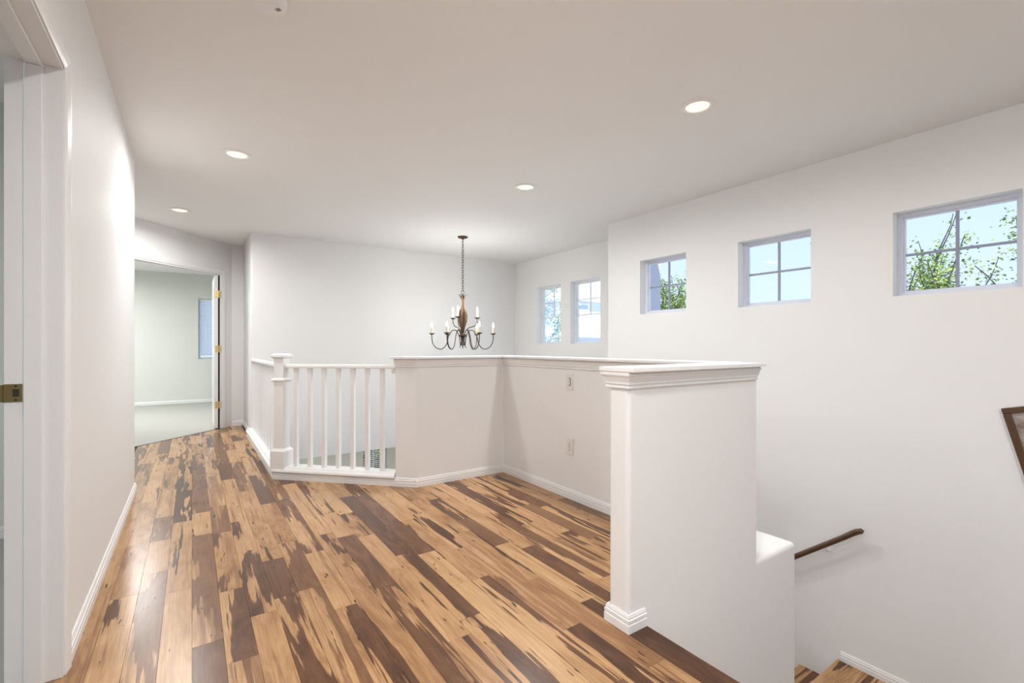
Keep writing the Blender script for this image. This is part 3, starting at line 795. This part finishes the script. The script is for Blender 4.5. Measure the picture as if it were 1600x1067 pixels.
# ------------------------------------------------------------------ picture frame hanging crooked on the window wall
pf = tag(empty('picture_frame', (XR - 0.002, 0.646, 0.722), (math.radians(-14), 0, 0)), 'dark wood picture frame hanging askew above the stair landing', 'picture')
PWd, PHt, bw = 0.52, 0.62, 0.034
fr = MB()
for (ya, za, yb, zb) in ((0, 0, -PWd, -bw), (0, -PHt + bw, -PWd, -PHt), (0, -bw, -bw, -PHt + bw), (-PWd + bw, -bw, -PWd, -PHt + bw)):
    MB().box(-0.026, ya, za, 0, yb, zb).build('frame_rail', DARKWOOD, pf, bevel=0.004)
ART = mat('mottled_print', (0.5, 0.45, 0.43), 0.35)
nt = ART.node_tree; tcx = nt.nodes.new('ShaderNodeTexCoord'); nzx = nt.nodes.new('ShaderNodeTexNoise'); nzx.inputs['Scale'].default_value = 9; nzx.inputs['Detail'].default_value = 6
rx = nt.nodes.new('ShaderNodeValToRGB'); rx.color_ramp.elements[0].position = 0.36; rx.color_ramp.elements[0].color = (0.20, 0.13, 0.10, 1); rx.color_ramp.elements[1].position = 0.5; rx.color_ramp.elements[1].color = (0.48, 0.42, 0.40, 1)
nt.links.new(tcx.outputs['Object'], nzx.inputs['Vector']); nt.links.new(nzx.outputs['Fac'], rx.inputs[0]); nt.links.new(rx.outputs[0], nt.nodes['Principled BSDF'].inputs['Base Color'])
MB().box(-0.010, -bw, -bw, -0.004, -PWd + bw, -PHt + bw).build('print', ART, pf)

# ------------------------------------------------------------------ chandelier
CX, CY = 2.806, 5.21
ch = tag(empty('chandelier', (CX, CY, CZ)), 'bronze nine-candle chandelier hanging over the foyer', 'chandelier')
cf = lambda p: (p[0], p[1], p[2] - CZ)
MB(cf).lathe([(0.0, CZ - 0.034), (0.012, CZ - 0.032), (0.018, CZ - 0.022), (0.058, CZ - 0.014), (0.064, CZ - 0.006), (0.064, CZ - 0.0005)], seg=28).build('canopy', COPPER, ch, smooth=True)
zt, zb_ = CZ - 0.034, 1.775
nl = 20
for i in range(nl):
    zc = zt + (zb_ - zt) * (i + 0.5) / nl
    hh = (zt - zb_) / nl * 0.62
    pts = []
    for s in range(11):
        a = 2 * PI * s / 10
        u, w = 0.012 * math.cos(a), hh * math.sin(a)
        pts.append((u, 0, zc + w) if i % 2 else (0, u, zc + w))
    MB(cf).tube(pts, 0.0032, 5).build('chain_link', IRON, ch, smooth=True)
MB(cf).tube([(0.02 * math.cos(2 * PI * s / 16), 0, 1.757 + 0.022 * math.sin(2 * PI * s / 16)) for s in range(17)], 0.003, 6).build('hanging_ring', IRON, ch, smooth=True)
MB(cf).lathe([(0.0, 1.050), (0.006, 1.055), (0.008, 1.12), (0.012, 1.18), (0.013, 1.25), (0.006, 1.30), (0.005, 1.70), (0.008, 1.72), (0.003, 1.737), (0.0, 1.738)], seg=12).build('stem', IRON, ch, smooth=True)
MB(cf).lathe([(0.0, 1.195), (0.030, 1.197), (0.052, 1.207), (0.056, 1.216), (0.046, 1.226), (0.02, 1.232), (0.0, 1.233)], seg=24).build('hub', COPPER, ch, smooth=True)
RIGHT = -YAW        # direction of the picture's right, about Z
def bez(p, n=22):
    """Catmull-Rom through points of (r, z)"""
    out = []
    q = [p[0]] + p + [p[-1]]
    for i in range(1, len(q) - 2):
        for s in range(n // (len(p) - 1) + 1):
            u = s / (n // (len(p) - 1) + 1)
            out.append(tuple(0.5 * (2 * q[i][k] + (q[i + 1][k] - q[i - 1][k]) * u + (2 * q[i - 1][k] - 5 * q[i][k] + 4 * q[i + 1][k] - q[i + 2][k]) * u * u
                                    + (3 * q[i][k] - q[i - 1][k] - 3 * q[i + 1][k] + q[i + 2][k]) * u ** 3) for k in (0, 1)))
    out.append(p[-1]); return out
def arm(ang, pts, r=0.0056):
    c, s = math.cos(ang), math.sin(ang)
    return MB(cf).tube([(q[0] * c, q[0] * s, q[1]) for q in bez(pts)], r, 7).build('arm', IRON, ch, smooth=True)
def candle(ang, R, z, a):
    x, y = R * math.cos(ang), R * math.sin(ang)
    MB(cf).lathe([(0.0, z - 0.012), (0.012, z - 0.011), (0.036, z + 0.004), (0.041, z + 0.008), (0.036, z + 0.008), (0.012, z - 0.002), (0.0, z - 0.002)], (x, y), 18).build('drip_cup', IRON, a, smooth=True)
    MB(cf).lathe([(0.0, z - 0.001), (0.0125, z - 0.001), (0.0125, z + 0.078), (0.0, z + 0.080)], (x, y), 12).build('candle_sleeve', CANDLE, a, smooth=True)
    MB(cf).lathe([(0.005, z + 0.079), (0.010, z + 0.088), (0.0115, z + 0.098), (0.008, z + 0.118), (0.003, z + 0.138), (0.0, z + 0.146)], (x, y), 12).build('bulb', BULB, a, smooth=True)
    ld = bpy.data.lights.new('lamp', 'POINT'); ld.energy = BULB_W; ld.color = LAMP_COL; ld.shadow_soft_size = 0.03
    lo = bpy.data.objects.new('lamp', ld); COL.objects.link(lo); lo.parent = ch; lo.location = cf((x, y, z + 0.19))
for i in range(6):
    a = RIGHT + math.radians(7 + 60 * i)
    o = arm(a, [(0.030, 1.090), (0.040, 1.190), (0.075, 1.270), (0.130, 1.278), (0.178, 1.200), (0.200, 1.110), (0.255, 1.047), (0.330, 1.062), (0.375, 1.130), (0.383, 1.225)])
    candle(a, 0.383, 1.235, o)
for i in range(3):
    a = RIGHT + math.radians(18 + 120 * i)
    o = arm(a, [(0.028, 1.215), (0.040, 1.275), (0.085, 1.315), (0.150, 1.335), (0.182, 1.380), (0.187, 1.425)])
    candle(a, 0.187, 1.435, o)
for i in range(6):
    a = RIGHT + math.radians(37 + 60 * i)
    c, s = math.cos(a), math.sin(a)
    MB(cf).tube([(q[0] * c, q[0] * s, q[1]) for q in bez([(0.015, 1.20), (0.022, 1.14), (0.032, 1.085), (0.050, 1.062)], 9)], 0.0042, 6).build('tail', IRON, ch, smooth=True)
# leaf-shaped blades round the stem
blade = [(0.020, 1.250, 0.006), (0.030, 1.310, 0.012), (0.054, 1.390, 0.018), (0.060, 1.460, 0.019), (0.040, 1.540, 0.016), (0.019, 1.600, 0.013), (0.022, 1.655, 0.010), (0.040, 1.705, 0.006), (0.060, 1.735, 0.002)]
for i in range(6):
    a = RIGHT + math.radians(20 + 60 * i)
    c, s = math.cos(a), math.sin(a)
    vs, fs = [], []
    for r, z, w in blade:
        for u, dr in ((-w, -w * 0.25), (0, 0.0), (w, -w * 0.25)):
            vs.append(((r + dr) * c - u * s, (r + dr) * s + u * c, z))
    n = len(vs)
    vs += [(v[0] - 0.003 * c, v[1] - 0.003 * s, v[2]) for v in vs]
    for j in range(len(blade) - 1):
        for k in range(2):
            b = j * 3 + k
            fs.append((b, b + 1, b + 4, b + 3)); fs.append((n + b, n + b + 3, n + b + 4, n + b + 1))
        fs.append((j * 3, j * 3 + 3, n + j * 3 + 3, n + j * 3)); fs.append((j * 3 + 2, n + j * 3 + 2, n + j * 3 + 5, j * 3 + 5))
    MB(cf).add(vs, fs).build('leaf_blade', (GILD if i % 2 else COPPER), ch, smooth=True)

# ------------------------------------------------------------------ outside: ground, trees, neighbouring house, eave
struct(MB().box(-30, -25, -3.2, 45, 40, -3.0).build('ground', BOUNCE_GROUND), 'pale paved yard outside around the house', 'ground')  # pale ground added as a reflector for ceilings and reveals

def tree(base, height, spread, seed, label, leaf, nleaf, lsize, lean=(0, 0), bark=None):
    rg = random.Random(seed)
    root = tag(empty('garden_tree', base), label, 'tree', None)
    br = MB(); tips = []
    def grow(p, d, ln, r, lv):
        pts = [p]; q = p.copy(); dd = d.copy()
        n = 5
        for i in range(n):
            dd = (dd + Vector((rg.uniform(-.22, .22), rg.uniform(-.22, .22), rg.uniform(-.03, .14)))).normalized()
            q = q + dd * ln / n; pts.append(q.copy())
            if lv >= 2: tips.append((q.copy(), lv))
        br.tube(pts, [r * (1 - 0.6 * i / n) for i in range(n + 1)], 5)
        if lv < 3:
            for i in range(4 if lv else 6):
                k = rg.randint(2, n)
                a = rg.uniform(0, 2 * PI)
                nd = (dd * rg.uniform(.45, 1.0) + Vector((math.cos(a), math.sin(a), rg.uniform(.05, .6))) * spread).normalized()
                grow(pts[k], nd, ln * rg.uniform(.45, .68), r * 0.5, lv + 1)
    grow(Vector((0, 0, 0)), Vector((lean[0], lean[1], 1)).normalized(), height * 0.52, height * 0.016, 0)
    kz = height / max(c.z for c, l in tips)
    br.v = [tuple(Vector(p) * kz) for p in br.v]
    tips = [(c * kz, l) for c, l in tips]
    br.build('trunk', bark or BARK, root)
    lf = MB()
    for i in range(nleaf):
        c, lv = rg.choice(tips)
        if rg.random() < (c.z / height - 0.78) * 3.0: continue
        c = c + Vector((rg.gauss(0, .07), rg.gauss(0, .07), rg.gauss(0, .06)))
        u = Vector((rg.uniform(-1, 1), rg.uniform(-1, 1), rg.uniform(-.6, .6))).normalized()
        w = u.cross(Vector((rg.uniform(-1, 1), rg.uniform(-1, 1), rg.uniform(-1, 1)))).normalized()
        s = lsize * rg.uniform(.6, 1.2)
        lf.add([c, c + u * s * .5 + w * s * .3, c + u * s, c + u * s * .5 - w * s * .3], [(0, 1, 2, 3)])
    o = lf.build('foliage', leaf, root); o['kind'] = 'stuff'
    return root
tree((11.2, 2.25, -3.0), 5.95, 0.34, 11, 'open-branched leafy tree outside the small window near the landing', LEAF, 13000, 0.058)
tree((6.9, 1.12, -3.0), 6.1, 0.40, 23, 'dense leafy tree with a tall twiggy top outside the stair window', LEAF, 26000, 0.038)
tree((9.4, 6.65, -3.0), 6.2, 0.45, 31, 'leafy tree outside the window at the end of the stair wall', LEAF, 16000, 0.055)
tree((10.4, 14.0, -3.0), 8.4, 0.50, 47, 'pale sunlit tree outside the tall foyer window', LEAF_SUNLIT, 14000, 0.085, bark=SIDING)  # pale leaf and bark colours stand in for overexposed sunlight

hg = tag(empty('hedge', (3.3, 11.6, -3.0)), 'dark green hedge outside the lower room window', 'hedge')
MB().box(-2.2, -0.45, 0.0, 2.2, 0.45, 2.6).build('inner_growth', BARK, hg)
hl = MB(); rg = random.Random(3)
for i in range(5000):
    c = Vector((rg.uniform(-2.3, 2.3), rg.choice((-1, 1)) * rg.uniform(.42, .55), rg.uniform(0.02, 2.65)))
    u = Vector((rg.uniform(-1, 1), rg.uniform(-1, 1), rg.uniform(-1, 1))).normalized(); w = u.cross(Vector((rg.random(), rg.random(), rg.random()))).normalized()
    hl.add([c, c + u * .05 + w * .03, c + u * .1, c + u * .05 - w * .03], [(0, 1, 2, 3)])
o = hl.build('foliage', LEAF, hg); o['kind'] = 'stuff'
to_ev = lambda p: (4.45 + p[2], p[0], p[1])
struct(MB(to_ev).prism([(0.695, 2.42), (0.69, 2.24), (0.66, 2.15), (-1.5, 0.95), (-1.5, 1.20), (0.45, 2.42)], 0.0, 0.35).build('trim_2', EXT), 'sloping eave trim outside the small window', 'eave')

hs = tag(empty('neighbour_house', (15.0, 17.0, -3.0)), 'pale neighbouring house with a gabled garage outside the foyer window', 'house')
ho = lambda p: (p[0] - 15, p[1] + 9.0 - 17, p[2] + 3)
MB(ho).box(15.0, 9.0, -3.0, 21.0, 22.0, 3.4).build('wall', SIDING, hs)
MB(lambda p: ho((p[1], p[0], p[2]))).add([(8.6, 14.6, 3.4), (22.4, 14.6, 3.4), (22.4, 21.4, 3.4), (8.6, 21.4, 3.4), (8.6, 18, 6.0), (22.4, 18, 6.0)],
    [(0, 1, 5, 4), (2, 3, 4, 5), (0, 4, 3), (1, 2, 5), (0, 3, 2, 1)]).build('roof', SHINGLE, hs)
hw2 = lambda p: (p[0] - 15, p[1] - 17, p[2] + 3)
MB(hw2).box(13.2, 14.5, -3.0, 17.4, 17.99, 1.45).build('garage', SIDING, hs)
MB(hw2).add([(12.9, 14.2, 1.45), (17.7, 14.2, 1.45), (17.7, 17.99, 1.45), (12.9, 17.99, 1.45), (15.3, 14.2, 2.35), (15.3, 17.99, 2.35)],
    [(0, 1, 4), (2, 3, 5), (0, 4, 5, 3), (1, 2, 5, 4), (0, 3, 2, 1)]).build('garage_roof', SHINGLE, hs)
for xa in (15.6, 18.4):
    f = MB(hw2).box(xa - 0.08, 17.94, 2.5, xa + 1.48, 18.0, 3.3).build('window_trim', VINYL, hs)
    MB(hw2).box(xa, 17.92, 2.58, xa + 0.67, 17.96, 3.22).build('pane', HGLASS, f)
    MB(hw2).box(xa + 0.73, 17.92, 2.58, xa + 1.4, 17.96, 3.22).build('pane', HGLASS, f)
for (ya, yb, za, zb) in ((10.2, 11.6, 1.7, 3.0), (12.6, 14.2, 2.3, 3.1), (15.4, 17.0, 1.7, 3.0), (18.4, 20.0, 1.7, 3.0)):
    f = MB(ho).box(14.96, ya - 0.08, za - 0.08, 15.02, yb + 0.08, zb + 0.08).build('window_trim', VINYL, hs)
    MB(ho).box(14.94, ya, za, 14.98, (ya + yb) / 2 - 0.03, zb).build('pane', HGLASS, f)
    MB(ho).box(14.94, (ya + yb) / 2 + 0.03, za, 14.98, yb, zb).build('pane', HGLASS, f)
